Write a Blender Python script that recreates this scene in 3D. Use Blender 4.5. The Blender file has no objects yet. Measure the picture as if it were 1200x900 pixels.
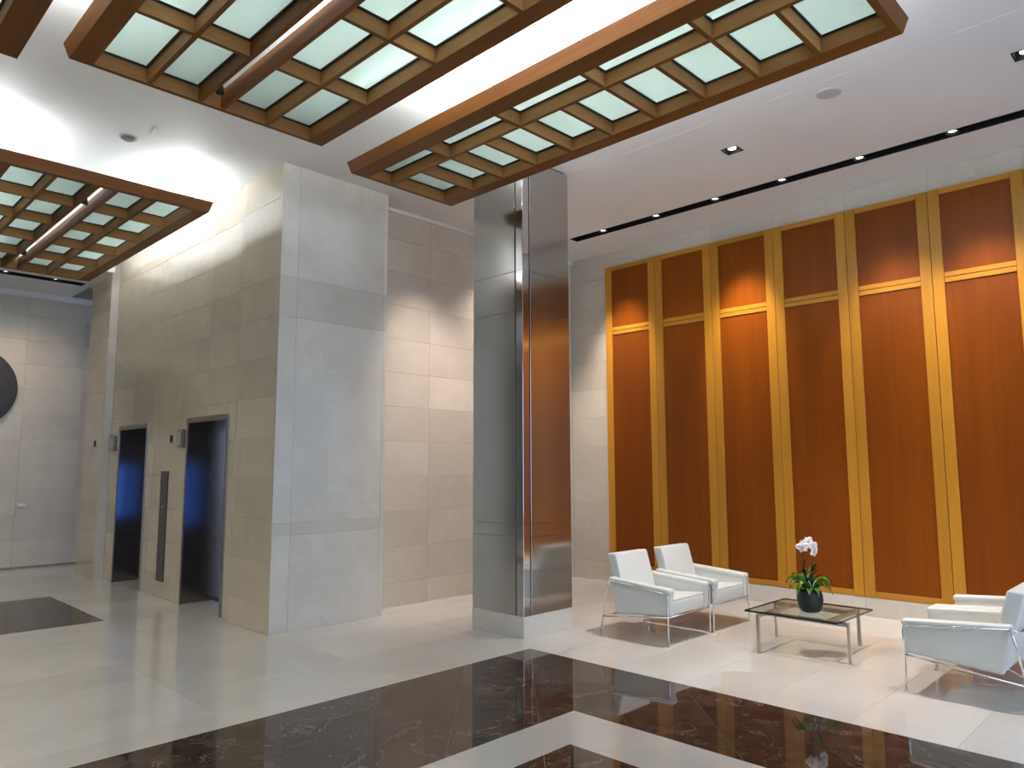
import bpy, bmesh, math, random
from mathutils import Vector, Matrix
random.seed(7)
C = bpy.context.scene.collection
SC = bpy.context.scene

# ------------------------------------------------------------------ camera, world, lights, exposure
H_EYE = 1.6
cam_d = bpy.data.cameras.new('camera')
cam = bpy.data.objects.new('camera', cam_d); C.objects.link(cam)
RIGHT = Vector((0.7016, -0.7125, -0.0025)); DOWN = Vector((0.0787, 0.0810, -0.9936)); FWD = Vector((0.7082, 0.6969, 0.1129))
mw = Matrix((RIGHT, -DOWN, -FWD)).transposed().to_4x4()
mw.translation = Vector((0, 0, H_EYE))
cam.matrix_world = mw
cam_d.sensor_width = 36.0; cam_d.lens = 858.355 * 36.0 / 1200.0
cam_d.clip_start = 0.05; cam_d.clip_end = 100
SC.camera = cam
SC.view_settings.view_transform = 'Standard'; SC.view_settings.look = 'None'
SC.view_settings.gamma = 1.0; SC.view_settings.use_curve_mapping = False
SC.view_settings.exposure = 0.22

w = bpy.data.worlds.new('world'); SC.world = w; w.use_nodes = True
w.node_tree.nodes['Background'].inputs[0].default_value = (0.45, 0.62, 1.0, 1)
w.node_tree.nodes['Background'].inputs[1].default_value = 0.6

CEIL = 4.74          # ceiling over the seating
CEIL_MID = 4.7408     # slightly raised field over the hanging frames
ZC = 4.25            # underside of the hanging frames

TUBE = (0.93, 0.97, 1.0)
WARM = (1.0, 0.84, 0.70)
NEUT = (1.0, 0.92, 0.87)

def aim(o, d):
    o.rotation_euler = Vector(d).to_track_quat('-Z', 'Y').to_euler()

def area_light(name, loc, d, sx, sy, power, col):
    l = bpy.data.lights.new(name, 'AREA'); l.shape = 'RECTANGLE'; l.size = sx; l.size_y = sy
    l.energy = power; l.color = col
    o = bpy.data.objects.new(name, l); C.objects.link(o); o.location = loc; aim(o, d)
    return o

def spot_light(name, loc, target, power, col, angle, blend=1.0, radius=0.03):
    l = bpy.data.lights.new(name, 'SPOT'); l.energy = power; l.color = col
    l.spot_size = math.radians(angle); l.spot_blend = blend; l.shadow_soft_size = radius
    o = bpy.data.objects.new(name, l); C.objects.link(o); o.location = loc
    aim(o, Vector(target) - Vector(loc))
    return o

# daylight through the glazed street front behind the camera
area_light('daylight', (1.2, -4.3, 2.3), (0, 1, 0), 11.0, 4.0, 285, (0.65, 0.81, 1.0))
# added blue light at an unseen side opening, to tint the lift jambs
area_light('added_blue_light', (9.0, -2.75, 1.9), (-1, 0, 0), 2.6, 3.6, 45, (0.22, 0.46, 1.0))
# downlights of the lift lobby, left of the frame
LOBBY = [(-0.7, 4.6), (-0.7, 7.2), (-0.7, 9.8), (0.4, 12.3)]
for lx, ly in LOBBY:
    spot_light('lobby_downlight_light', (lx, ly, CEIL - 0.04 - (0.23 if ly > 11 else 0)), (lx + 0.5, ly, 0), 140 if ly < 11 else 60, (1.0, 0.88, 0.72), 130, 1.0)
# wall washers in the slot beside the wood panelling: y of the lamp, aim point, power, angle
WASH = [(5.823, (8.48, 6.13, 3.0), 330, 46), (4.985, (8.48, 5.1, 2.2), 40, 60), (4.159, (8.48, 4.24, 3.2), 400, 44),
        (3.343, (8.48, 3.3, 1.6), 45, 60), (2.519, (8.48, 2.44, 2.4), 290, 56), (1.672, (8.48, 1.60, 2.4), 320, 56), (0.83, (8.48, 0.8, 2.4), 130, 60)]
for wy, tgt, pw, an in WASH:
    spot_light('washer_light', (7.67, wy, CEIL - 0.03), tgt, pw, WARM, an, 1.0, 0.10)
# downlights
spot_light('seating_downlight_light', (6.538, 3.342, CEIL - 0.02), (6.538, 3.10, 0), 620, NEUT, 72, 0.9)
spot_light('seating_downlight_light', (6.538, 0.9, CEIL - 0.02), (6.538, 0.9, 0), 310, NEUT, 74, 0.9)
spot_light('alcove_downlight_light', (5.35, 6.0, CEIL - 0.02), (5.72, 7.09, 1.8), 420, (1.0, 0.87, 0.82), 62, 1.0, 0.16)
spot_light('alcove_downlight_light', (7.2, 6.3, CEIL - 0.02), (6.9, 7.09, 1.6), 300, (1.0, 0.87, 0.82), 90, 1.0)
spot_light('far_washer_light', (2.96, 12.88, 4.48), (3.0, 14.1, 2.4), 40, WARM, 80)
spot_light('far_washer_light', (2.31, 12.95, 4.48), (2.3, 14.1, 2.4), 40, WARM, 80)
spot_light('far_washer_light', (1.4, 12.95, 4.48), (1.4, 14.1, 2.4), 40, WARM, 80)

# ------------------------------------------------------------------ materials
def new_mat(name):
    m = bpy.data.materials.new(name); m.use_nodes = True
    nt = m.node_tree; b = nt.nodes['Principled BSDF']
    return m, nt, b

def N(nt, kind, **kw):
    n = nt.nodes.new(kind)
    for k, v in kw.items():
        if k in n.inputs: n.inputs[k].default_value = v
        else: setattr(n, k, v)
    return n

def plain(name, col, rough=0.5, metal=0.0, spec=0.5, bump=0.0, bscale=200):
    m, nt, b = new_mat(name)
    b.inputs['Base Color'].default_value = (*col, 1); b.inputs['Roughness'].default_value = rough
    b.inputs['Metallic'].default_value = metal; b.inputs['Specular IOR Level'].default_value = spec
    no = N(nt, 'ShaderNodeTexNoise'); no.inputs['Scale'].default_value = bscale
    geo = N(nt, 'ShaderNodeNewGeometry'); nt.links.new(geo.outputs['Position'], no.inputs['Vector'])
    mx = N(nt, 'ShaderNodeMix', data_type='RGBA', blend_type='MULTIPLY'); mx.inputs[0].default_value = 0.12
    mx.inputs[6].default_value = (*col, 1)
    nt.links.new(no.outputs['Fac'], mx.inputs[7]); nt.links.new(mx.outputs[2], b.inputs['Base Color'])
    if bump:
        bp = N(nt, 'ShaderNodeBump'); bp.inputs['Strength'].default_value = bump; bp.inputs['Distance'].default_value = 0.002
        nt.links.new(no.outputs['Fac'], bp.inputs['Height']); nt.links.new(bp.outputs[0], b.inputs['Normal'])
    return m

def marble(name, c1, c2, vein, rough=0.15, spec=0.5, ior=1.5, vary=0.22, vscale=2.5, veinw=0.03, veinamt=0.5, cloud=1.6):
    """stone slabs: cloudy ground, thin veins, each slab its own tone"""
    m, nt, b = new_mat(name); L = nt.links.new
    geo = N(nt, 'ShaderNodeNewGeometry'); oi = N(nt, 'ShaderNodeObjectInfo')
    off = N(nt, 'ShaderNodeVectorMath', operation='SCALE'); off.inputs[0].default_value = (37, 51, 23)
    L(oi.outputs['Random'], off.inputs['Scale'])
    add = N(nt, 'ShaderNodeVectorMath', operation='ADD'); L(geo.outputs['Position'], add.inputs[0]); L(off.outputs[0], add.inputs[1])
    n1 = N(nt, 'ShaderNodeTexNoise'); n1.inputs['Scale'].default_value = cloud; n1.inputs['Detail'].default_value = 6
    n1.inputs['Roughness'].default_value = 0.62; L(add.outputs[0], n1.inputs['Vector'])
    r1 = N(nt, 'ShaderNodeValToRGB'); r1.color_ramp.elements[0].position = 0.3; r1.color_ramp.elements[1].position = 0.7
    r1.color_ramp.elements[0].color = (*c1, 1); r1.color_ramp.elements[1].color = (*c2, 1); L(n1.outputs['Fac'], r1.inputs[0])
    n2 = N(nt, 'ShaderNodeTexNoise'); n2.inputs['Scale'].default_value = vscale; n2.inputs['Detail'].default_value = 8
    n2.inputs['Roughness'].default_value = 0.6; n2.inputs['Distortion'].default_value = 0.8; L(add.outputs[0], n2.inputs['Vector'])
    r2 = N(nt, 'ShaderNodeValToRGB'); e = r2.color_ramp.elements
    e[0].position = 0.5 - veinw; e[0].color = (0, 0, 0, 1); e[1].position = 0.5; e[1].color = (1, 1, 1, 1)
    x = e.new(0.5 + veinw); x.color = (0, 0, 0, 1); L(n2.outputs['Fac'], r2.inputs[0])
    n3 = N(nt, 'ShaderNodeTexNoise'); n3.inputs['Scale'].default_value = 1.3; L(add.outputs[0], n3.inputs['Vector'])
    mul = N(nt, 'ShaderNodeMath', operation='MULTIPLY'); L(r2.outputs[0], mul.inputs[0]); L(n3.outputs['Fac'], mul.inputs[1])
    mul2 = N(nt, 'ShaderNodeMath', operation='MULTIPLY'); L(mul.outputs[0], mul2.inputs[0]); mul2.inputs[1].default_value = veinamt
    mv = N(nt, 'ShaderNodeMix', data_type='RGBA'); L(mul2.outputs[0], mv.inputs[0]); L(r1.outputs[0], mv.inputs[6])
    mv.inputs[7].default_value = (*vein, 1)
    mr = N(nt, 'ShaderNodeMapRange'); L(oi.outputs['Random'], mr.inputs[0]); mr.inputs[3].default_value = 1 - vary; mr.inputs[4].default_value = 1 + vary * 0.35
    sc = N(nt, 'ShaderNodeVectorMath', operation='SCALE'); L(mv.outputs[2], sc.inputs[0]); L(mr.outputs[0], sc.inputs['Scale'])
    L(sc.outputs[0], b.inputs['Base Color'])
    b.inputs['Roughness'].default_value = rough; b.inputs['Specular IOR Level'].default_value = spec; b.inputs['IOR'].default_value = ior
    return m

def wood(name, c1, c2, axis, rough=0.35, fine=55.0, spec=0.5):
    m, nt, b = new_mat(name); L = nt.links.new
    geo = N(nt, 'ShaderNodeNewGeometry'); oi = N(nt, 'ShaderNodeObjectInfo')
    off = N(nt, 'ShaderNodeVectorMath', operation='SCALE'); off.inputs[0].default_value = (17, 31, 11)
    L(oi.outputs['Random'], off.inputs['Scale'])
    s = [fine, fine, fine]; s[axis] = fine * 0.03
    sv = N(nt, 'ShaderNodeVectorMath', operation='MULTIPLY'); L(geo.outputs['Position'], sv.inputs[0]); sv.inputs[1].default_value = s
    add = N(nt, 'ShaderNodeVectorMath', operation='ADD'); L(sv.outputs[0], add.inputs[0]); L(off.outputs[0], add.inputs[1])
    n1 = N(nt, 'ShaderNodeTexNoise'); n1.inputs['Scale'].default_value = 1.0; n1.inputs['Detail'].default_value = 5; L(add.outputs[0], n1.inputs['Vector'])
    s2 = [v * 0.12 for v in s]
    sv2 = N(nt, 'ShaderNodeVectorMath', operation='MULTIPLY'); L(geo.outputs['Position'], sv2.inputs[0]); sv2.inputs[1].default_value = s2
    add2 = N(nt, 'ShaderNodeVectorMath', operation='ADD'); L(sv2.outputs[0], add2.inputs[0]); L(off.outputs[0], add2.inputs[1])
    n2 = N(nt, 'ShaderNodeTexNoise'); n2.inputs['Scale'].default_value = 1.0; n2.inputs['Detail'].default_value = 2; L(add2.outputs[0], n2.inputs['Vector'])
    mm = N(nt, 'ShaderNodeMix', data_type='FLOAT'); mm.inputs[0].default_value = 0.5; L(n1.outputs['Fac'], mm.inputs[2]); L(n2.outputs['Fac'], mm.inputs[3])
    r1 = N(nt, 'ShaderNodeValToRGB'); r1.color_ramp.elements[0].position = 0.35; r1.color_ramp.elements[1].position = 0.65
    r1.color_ramp.elements[0].color = (*c1, 1); r1.color_ramp.elements[1].color = (*c2, 1); L(mm.outputs[0], r1.inputs[0])
    mr = N(nt, 'ShaderNodeMapRange'); L(oi.outputs['Random'], mr.inputs[0]); mr.inputs[3].default_value = 0.88; mr.inputs[4].default_value = 1.08
    sc = N(nt, 'ShaderNodeVectorMath', operation='SCALE'); L(r1.outputs[0], sc.inputs[0]); L(mr.outputs[0], sc.inputs['Scale'])
    L(sc.outputs[0], b.inputs['Base Color']); b.inputs['Roughness'].default_value = rough; b.inputs['Specular IOR Level'].default_value = spec
    return m

def brushed(name, col, rough, axis=2):
    m, nt, b = new_mat(name); L = nt.links.new
    geo = N(nt, 'ShaderNodeNewGeometry')
    s = [260.0, 260.0, 260.0]; s[axis] = 1.5
    sv = N(nt, 'ShaderNodeVectorMath', operation='MULTIPLY'); L(geo.outputs['Position'], sv.inputs[0]); sv.inputs[1].default_value = s
    n1 = N(nt, 'ShaderNodeTexNoise'); n1.inputs['Scale'].default_value = 1.0; n1.inputs['Detail'].default_value = 2; L(sv.outputs[0], n1.inputs['Vector'])
    mr = N(nt, 'ShaderNodeMapRange'); L(n1.outputs['Fac'], mr.inputs[0]); mr.inputs[3].default_value = rough * 0.75; mr.inputs[4].default_value = rough * 1.25
    L(mr.outputs[0], b.inputs['Roughness'])
    b.inputs['Base Color'].default_value = (*col, 1); b.inputs['Metallic'].default_value = 1.0
    b.inputs['Anisotropic'].default_value = 0.35
    return m

def emit(name, col, strength):
    m, nt, b = new_mat(name)
    b.inputs['Base Color'].default_value = (*col, 1); b.inputs['Emission Color'].default_value = (*col, 1); b.inputs['Emission Strength'].default_value = strength
    return m

def sheet_glass(name, tint, gloss_rough=0.02):
    """clear sheet: tinted see-through with a Fresnel mirror"""
    m, nt, b = new_mat(name); nt.nodes.remove(b); L = nt.links.new
    out = nt.nodes['Material Output']
    tr = N(nt, 'ShaderNodeBsdfTransparent'); tr.inputs[0].default_value = (*tint, 1)
    gl = N(nt, 'ShaderNodeBsdfGlossy'); gl.inputs['Roughness'].default_value = gloss_rough
    fr = N(nt, 'ShaderNodeFresnel'); fr.inputs[0].default_value = 1.33
    ge = N(nt, 'ShaderNodeNewGeometry'); sb = N(nt, 'ShaderNodeMath', operation='SUBTRACT'); sb.inputs[0].default_value = 1.0; L(ge.outputs['Backfacing'], sb.inputs[1])
    ml = N(nt, 'ShaderNodeMath', operation='MULTIPLY'); L(fr.outputs[0], ml.inputs[0]); L(sb.outputs[0], ml.inputs[1])
    mx = N(nt, 'ShaderNodeMixShader'); L(ml.outputs[0], mx.inputs[0]); L(tr.outputs[0], mx.inputs[1]); L(gl.outputs[0], mx.inputs[2]); L(mx.outputs[0], out.inputs[0])
    return m

def frosted_glass(name, col):
    m, nt, b = new_mat(name); nt.nodes.remove(b); L = nt.links.new
    out = nt.nodes['Material Output']
    geo = N(nt, 'ShaderNodeNewGeometry'); no = N(nt, 'ShaderNodeTexNoise'); no.inputs['Scale'].default_value = 1.2; L(geo.outputs['Position'], no.inputs['Vector'])
    mc = N(nt, 'ShaderNodeMix', data_type='RGBA'); L(no.outputs['Fac'], mc.inputs[0])
    mc.inputs[6].default_value = (*[c * 0.93 for c in col], 1); mc.inputs[7].default_value = (*col, 1)
    tl = N(nt, 'ShaderNodeBsdfTranslucent'); L(mc.outputs[2], tl.inputs[0])
    df = N(nt, 'ShaderNodeBsdfDiffuse'); L(mc.outputs[2], df.inputs[0])
    m1 = N(nt, 'ShaderNodeMixShader'); m1.inputs[0].default_value = 0.18; L(tl.outputs[0], m1.inputs[1]); L(df.outputs[0], m1.inputs[2])
    gl = N(nt, 'ShaderNodeBsdfGlossy'); gl.inputs['Roughness'].default_value = 0.3
    fr = N(nt, 'ShaderNodeFresnel'); fr.inputs[0].default_value = 1.4
    m2 = N(nt, 'ShaderNodeMixShader'); L(fr.outputs[0], m2.inputs[0]); L(m1.outputs[0], m2.inputs[1]); L(gl.outputs[0], m2.inputs[2]); L(m2.outputs[0], out.inputs[0])
    return m

M = {}
M['wall_stone'] = marble('cream_wall_marble', (0.54, 0.485, 0.40), (0.61, 0.555, 0.47), (0.67, 0.62, 0.54), rough=0.14, vary=0.10, veinamt=0.5)
M['core_stone'] = marble('pale_core_marble', (0.56, 0.52, 0.45), (0.66, 0.62, 0.55), (0.72, 0.68, 0.62), rough=0.22, vary=0.08, veinamt=0.5)
M['lift_stone'] = marble('cream_marble_warm_lit', (0.52, 0.455, 0.345), (0.60, 0.53, 0.415), (0.66, 0.60, 0.50), rough=0.14, vary=0.13, veinamt=0.5)  # cream marble with the warm lobby light put into its colour
M['band_stone'] = marble('greyer_band_marble', (0.505, 0.465, 0.40), (0.585, 0.545, 0.48), (0.62, 0.58, 0.52), rough=0.22, vary=0.05, veinamt=0.5)
M['floor_stone'] = marble('cream_floor_marble', (0.56, 0.53, 0.475), (0.63, 0.60, 0.55), (0.65, 0.625, 0.58), rough=0.03, spec=0.5, ior=1.8, vary=0.08, veinamt=0.4)
M['dark_stone'] = marble('dark_brown_marble', (0.020, 0.012, 0.008), (0.085, 0.057, 0.042), (0.30, 0.24, 0.19), rough=0.035, ior=1.42, vary=0.30, vscale=2.2, veinw=0.007, veinamt=0.85, cloud=9.0)
M['grout'] = plain('pale_grout', (0.42, 0.37, 0.30), 0.7)
M['wall_grout'] = plain('wall_joint', (0.36, 0.31, 0.24), 0.7)
M['ceiling'] = plain('white_ceiling_paint', (0.74, 0.74, 0.73), 0.6, bscale=1.0)
M['panel_wood'] = wood('red_brown_veneer', (0.170, 0.039, 0.0012), (0.215, 0.052, 0.0020), 2, 0.36, 26, 0.18)
M['stile_wood'] = wood('golden_oak_vertical', (0.42, 0.180, 0.012), (0.48, 0.218, 0.018), 2, 0.38, 40, 0.4)
M['rail_wood'] = wood('golden_oak_across', (0.42, 0.180, 0.012), (0.48, 0.218, 0.018), 1, 0.38, 40, 0.4)
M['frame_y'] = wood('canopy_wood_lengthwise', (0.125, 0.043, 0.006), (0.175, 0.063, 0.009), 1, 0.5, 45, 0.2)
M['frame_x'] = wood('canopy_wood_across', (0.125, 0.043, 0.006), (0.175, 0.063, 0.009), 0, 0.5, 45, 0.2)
M['lit_wood_y'] = wood('canopy_wood_lit_lengthwise', (0.27, 0.125, 0.038), (0.33, 0.160, 0.052), 1, 0.55, 45, 0.2)  # canopy wood, lighter: light from the panes painted in
M['lit_wood_x'] = wood('canopy_wood_lit_across', (0.27, 0.125, 0.038), (0.33, 0.160, 0.052), 0, 0.55, 45, 0.2)  # pane light painted in here too, grain across
M['pane'] = frosted_glass('frosted_green_glass', (0.82, 0.93, 0.89))
M['gasket'] = plain('black_gasket', (0.012, 0.016, 0.014), 0.5)
M['steel'] = brushed('brushed_stainless', (0.52, 0.51, 0.49), 0.17)
M['steel_bright'] = brushed('polished_stainless', (0.66, 0.67, 0.68), 0.10)
M['chrome'] = plain('chrome', (0.80, 0.80, 0.80), 0.08, 1.0)
M['satin'] = plain('satin_steel', (0.50, 0.48, 0.45), 0.28, 1.0)
M['bronze'] = plain('dark_bronze_metal', (0.34, 0.32, 0.32), 0.20, 1.0)
M['call_plate'] = plain('dark_call_plate', (0.060, 0.052, 0.044), 0.35, 0.3)
M['blue_glow'] = emit('added_blue_glow', (0.05, 0.18, 0.72), 1.7)  # glow added for the blue on the jambs, source unknown
M['frame_metal'] = plain('dull_steel_trim', (0.33, 0.30, 0.26), 0.35, 1.0)
M['black'] = plain('matt_black', (0.005, 0.005, 0.006), 0.6)
M['dark_plastic'] = plain('dark_grey_plastic', (0.16, 0.16, 0.16), 0.6)
M['lens'] = emit('lamp_lens', (0.95, 0.97, 1.0), 5)
M['tube'] = emit('fluorescent_tube', TUBE, 6)
M['leather'] = plain('white_leather', (0.70, 0.70, 0.66), 0.42, bump=0.25, bscale=320)
M['glass'] = sheet_glass('table_glass', (0.86, 0.90, 0.86))
M['glass_edge'] = plain('dark_glass_edge', (0.012, 0.022, 0.018), 0.1)
M['pot'] = plain('charcoal_ceramic', (0.009, 0.010, 0.013), 0.5, bump=0.3, bscale=120)
M['leaf'] = plain('glossy_green_leaf', (0.15, 0.36, 0.045), 0.25, bscale=30)
M['leaf_dark'] = plain('dark_leaf', (0.018, 0.035, 0.012), 0.45, bscale=40)
M['stem'] = plain('brown_stem', (0.05, 0.035, 0.02), 0.6)
M['petal'] = plain('white_petal', (0.86, 0.84, 0.84), 0.5, bscale=60)
M['heart'] = plain('yellow_heart', (0.55, 0.30, 0.12), 0.5)
M['disc'] = plain('charcoal_relief', (0.035, 0.036, 0.038), 0.6, bump=0.6, bscale=60)
M['grey_plastic'] = plain('grey_grille', (0.50, 0.49, 0.47), 0.6)
M['white_plastic'] = plain('white_plastic', (0.78, 0.78, 0.76), 0.4)
M['soil'] = plain('bark_mulch', (0.03, 0.02, 0.013), 0.9, bscale=90)

# ------------------------------------------------------------------ helpers
def bm_obj(name, bm, mat, parent=None, smooth=False):
    me = bpy.data.meshes.new(name); bm.normal_update(); bm.to_mesh(me); bm.free()
    if mat: me.materials.append(mat)
    if smooth:
        for p in me.polygons: p.use_smooth = True
    o = bpy.data.objects.new(name, me); C.objects.link(o)
    if parent: o.parent = parent
    return o

def add_box(bm, x0, x1, y0, y1, z0, z1):
    v = [bm.verts.new(p) for p in ((x0, y0, z0), (x1, y0, z0), (x1, y1, z0), (x0, y1, z0), (x0, y0, z1), (x1, y0, z1), (x1, y1, z1), (x0, y1, z1))]
    for f in ((0, 3, 2, 1), (4, 5, 6, 7), (0, 1, 5, 4), (1, 2, 6, 5), (2, 3, 7, 6), (3, 0, 4, 7)): bm.faces.new([v[i] for i in f])
    return v

def box(name, x0, x1, y0, y1, z0, z1, mat, parent=None, bevel=0.0, seg=2):
    bm = bmesh.new(); add_box(bm, x0, x1, y0, y1, z0, z1)
    if bevel: bmesh.ops.bevel(bm, geom=bm.edges[:], offset=bevel, segments=seg, profile=0.5, affect='EDGES')
    return bm_obj(name, bm, mat, parent, smooth=False)

def hexa(bm, P):
    v = [bm.verts.new(p) for p in P]
    for f in ((0, 3, 2, 1), (4, 5, 6, 7), (0, 1, 5, 4), (1, 2, 6, 5), (2, 3, 7, 6), (3, 0, 4, 7)): bm.faces.new([v[i] for i in f])
    bmesh.ops.recalc_face_normals(bm, faces=bm.faces[:])

def add_tube(bm, pts, r, n=10, cap=True):
    """round tube through pts (parallel-transported rings)"""
    pts = [Vector(p) for p in pts]; rings = []
    rs = r if isinstance(r, (list, tuple)) else [r] * len(pts)
    t0 = (pts[1] - pts[0]).normalized(); up = Vector((0, 0, 1)) if abs(t0.z) < 0.9 else Vector((1, 0, 0))
    nrm = t0.cross(up).normalized()
    for i, p in enumerate(pts):
        if i == 0: t = (pts[1] - pts[0])
        elif i == len(pts) - 1: t = (pts[-1] - pts[-2])
        else: t = (pts[i + 1] - p).normalized() + (p - pts[i - 1]).normalized()
        t.normalize(); nrm = (nrm - t * nrm.dot(t)).normalized(); bn = t.cross(nrm)
        rings.append([bm.verts.new(p + (nrm * math.cos(2 * math.pi * k / n) + bn * math.sin(2 * math.pi * k / n)) * rs[i]) for k in range(n)])
    for a, b in zip(rings, rings[1:]):
        for k in range(n): bm.faces.new((a[k], a[(k + 1) % n], b[(k + 1) % n], b[k]))
    if cap:
        bm.faces.new(rings[0][::-1]); bm.faces.new(rings[-1])

def tube(name, pts, r, mat, parent=None, n=10):
    bm = bmesh.new(); add_tube(bm, pts, r, n); bmesh.ops.recalc_face_normals(bm, faces=bm.faces[:])
    return bm_obj(name, bm, mat, parent, True)

def add_lathe(bm, prof, cx, cy, cz, n=32):
    rings = []
    for r, z in prof:
        rings.append([bm.verts.new((cx + r * math.cos(2 * math.pi * k / n), cy + r * math.sin(2 * math.pi * k / n), cz + z)) for k in range(n)])
    for a, b in zip(rings, rings[1:]):
        for k in range(n): bm.faces.new((a[k], a[(k + 1) % n], b[(k + 1) % n], b[k]))
    bm.faces.new(rings[0][::-1]); bm.faces.new(rings[-1])
    bmesh.ops.recalc_face_normals(bm, faces=bm.faces[:])

def tag(o, label, cat, group=None):
    o['label'] = label; o['category'] = cat
    if group: o['group'] = group
    return o

def thing(name, label, cat, loc=(0, 0, 0), group=None):
    o = bpy.data.objects.new(name, None); C.objects.link(o); o.location = loc; o.empty_display_size = 0.1
    return tag(o, label, cat, group)

def struct(o):
    o['kind'] = 'structure'; return o

def under(o, root):
    """parent a mesh built in world coordinates under a placed Empty"""
    o.parent = root; o.matrix_parent_inverse = root.matrix_world.inverted() if False else Matrix.Translation(-Vector(root.location))
    return o

def sub_rect(rects, hole):
    out = []
    hx0, hx1, hy0, hy1 = hole
    for (x0, x1, y0, y1) in rects:
        if hx1 <= x0 + 1e-6 or hx0 >= x1 - 1e-6 or hy1 <= y0 + 1e-6 or hy0 >= y1 - 1e-6:
            out.append((x0, x1, y0, y1)); continue
        if hx0 > x0: out.append((x0, hx0, y0, y1))
        if hx1 < x1: out.append((hx1, x1, y0, y1))
        a, b = max(x0, hx0), min(x1, hx1)
        if hy0 > y0: out.append((a, b, y0, hy0))
        if hy1 < y1: out.append((a, b, hy1, y1))
    return [r for r in out if r[1] - r[0] > 0.012 and r[3] - r[2] > 0.012]

SLABS = {}
def slab_mesh(a, b, t, mat):
    """slab a x b, thickness t, with a fine arris; local u = x, v = y, face towards +z"""
    key = (round(a, 4), round(b, 4), round(t, 4), mat.name)
    if key in SLABS: return SLABS[key]
    g, c = 0.0008, 0.0014
    bm = bmesh.new(); R = []
    for (i, z) in ((g, 0.0), (g, t - c), (g + c, t)):
        R.append([bm.verts.new(p) for p in ((-a / 2 + i, -b / 2 + i, z), (a / 2 - i, -b / 2 + i, z), (a / 2 - i, b / 2 - i, z), (-a / 2 + i, b / 2 - i, z))])
    for p, q in zip(R, R[1:]):
        for k in range(4): bm.faces.new((p[k], p[(k + 1) % 4], q[(k + 1) % 4], q[k]))
    bm.faces.new(R[2]); bm.normal_update()
    me = bpy.data.meshes.new('slab'); bm.to_mesh(me); bm.free(); me.materials.append(mat)
    SLABS[key] = me
    return me

T = 0.014
def wall_slabs(parent, plane, n_axis, sign, rects, mat, name='marble_slab'):
    """rects are (u0,u1,z0,z1) on the plane (axis n_axis = plane, visible side towards sign); faces end AT the plane"""
    for (u0, u1, z0, z1) in rects:
        me = slab_mesh(u1 - u0, z1 - z0, T, mat)
        o = bpy.data.objects.new(name, me); C.objects.link(o)
        uc, zc = (u0 + u1) / 2, (z0 + z1) / 2
        n = Vector((0, 0, 0)); n[n_axis] = sign
        zax = Vector((0, 0, 1)); uax = zax.cross(n)
        mt = Matrix((uax, zax, n)).transposed().to_4x4()
        p = Vector((0, 0, zc)); p[n_axis] = plane - sign * T; p[1 - n_axis] = uc
        mt.translation = p
        o.parent = parent; o.matrix_world = mt

def grid_rects(u0, u1, z0, z1, us, zs):
    U = sorted({u0, u1, *[u for u in us if u0 + 0.015 < u < u1 - 0.015]}); Z = sorted({z0, z1, *[z for z in zs if z0 + 0.015 < z < z1 - 0.015]})
    return [(a, b, c, d) for a, b in zip(U, U[1:]) for c, d in zip(Z, Z[1:])]

ZS = [0.27 + 0.41 * k for k in range(11)]

# ------------------------------------------------------------------ structure: walls
# free-standing stone core left of the alcove: pale front towards the street, narrow pier face towards the lift lobby
core = struct(box('wall_core', 3.525 + T, 4.84 - T, 6.76 + T, 7.30, 0, CEIL_MID, M['wall_grout']))
for plane, ax, sg, u0, u1, us in ((6.76, 1, -1, 3.525, 4.84, (3.72, 4.79)), (4.84, 0, 1, 6.76, 7.09, ())):
    for r_ in grid_rects(u0, u1, 0, CEIL, us, (0.935, 1.055, 3.13, 3.546)):
        wall_slabs(core, plane, ax, sg, [r_], M['band_stone'] if abs(r_[2] - 0.935) < .01 or abs(r_[2] - 3.13) < .01 else M['core_stone'])
wall_slabs(core, 3.525, 0, -1, grid_rects(6.76, 7.66, 0, CEIL_MID, (6.80, 7.60), ZS), M['lift_stone'])
pier_end = struct(box('wall_pier_near', 3.525 + T, 3.58, 7.30, 7.66, 0, CEIL_MID, M['wall_grout']))
pier_end.parent = core

# lift wall
D1 = (10.37, 11.47); D2 = (7.93, 9.05); DH = 2.17
WX = 3.58
bm = bmesh.new()
for (y0, y1, z0, z1) in sub_rect(sub_rect([(7.64, 11.88, 0, CEIL_MID)], (D1[0], D1[1], 0, DH)), (D2[0], D2[1], 0, DH)):
    add_box(bm, WX + T, 4.25, y0, y1, z0, z1)
lift = struct(bm_obj('wall_lift', bm, M['wall_grout']))
rr = []
for r in grid_rects(7.655, 11.872, 0, CEIL_MID, [7.67 + 0.83 * k for k in range(6)], ZS):
    rr += sub_rect(sub_rect([r], (D1[0], D1[1], 0, DH)), (D2[0], D2[1], 0, DH))
wall_slabs(lift, WX, 0, -1, rr, M['lift_stone'])

# pier at the far end of the lift wall
pier = struct(box('wall_pier_far', 3.47 + T, 4.25, 11.87 + T, 12.80, 0, CEIL_MID, M['wall_grout']))
wall_slabs(pier, 3.47, 0, -1, grid_rects(11.87, 12.80, 0, CEIL_MID, (11.95,), ZS), M['lift_stone'])
wall_slabs(pier, 11.87, 1, -1, grid_rects(3.47, 3.58, 0, CEIL_MID, (), (0.955, 2.32, 3.546)), M['core_stone'])

# far wall
far = struct(box('wall_far', -5.2, 6.0, 14.1 + T, 14.3, 0, CEIL_MID, M['wall_grout']))
rects = grid_rects(0.2, 4.4, 0.03, 4.51, [2.05, 2.90, 3.75, 1.2], [0.03 + 0.41 * k for k in range(12)])
wall_slabs(far, 14.1, 1, -1, rects, M['wall_stone'])
struct(box('trim_1', -5.0, 6.0, 14.0, 14.11, 4.42, 4.52, M['ceiling'], None, 0.02))

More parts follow.
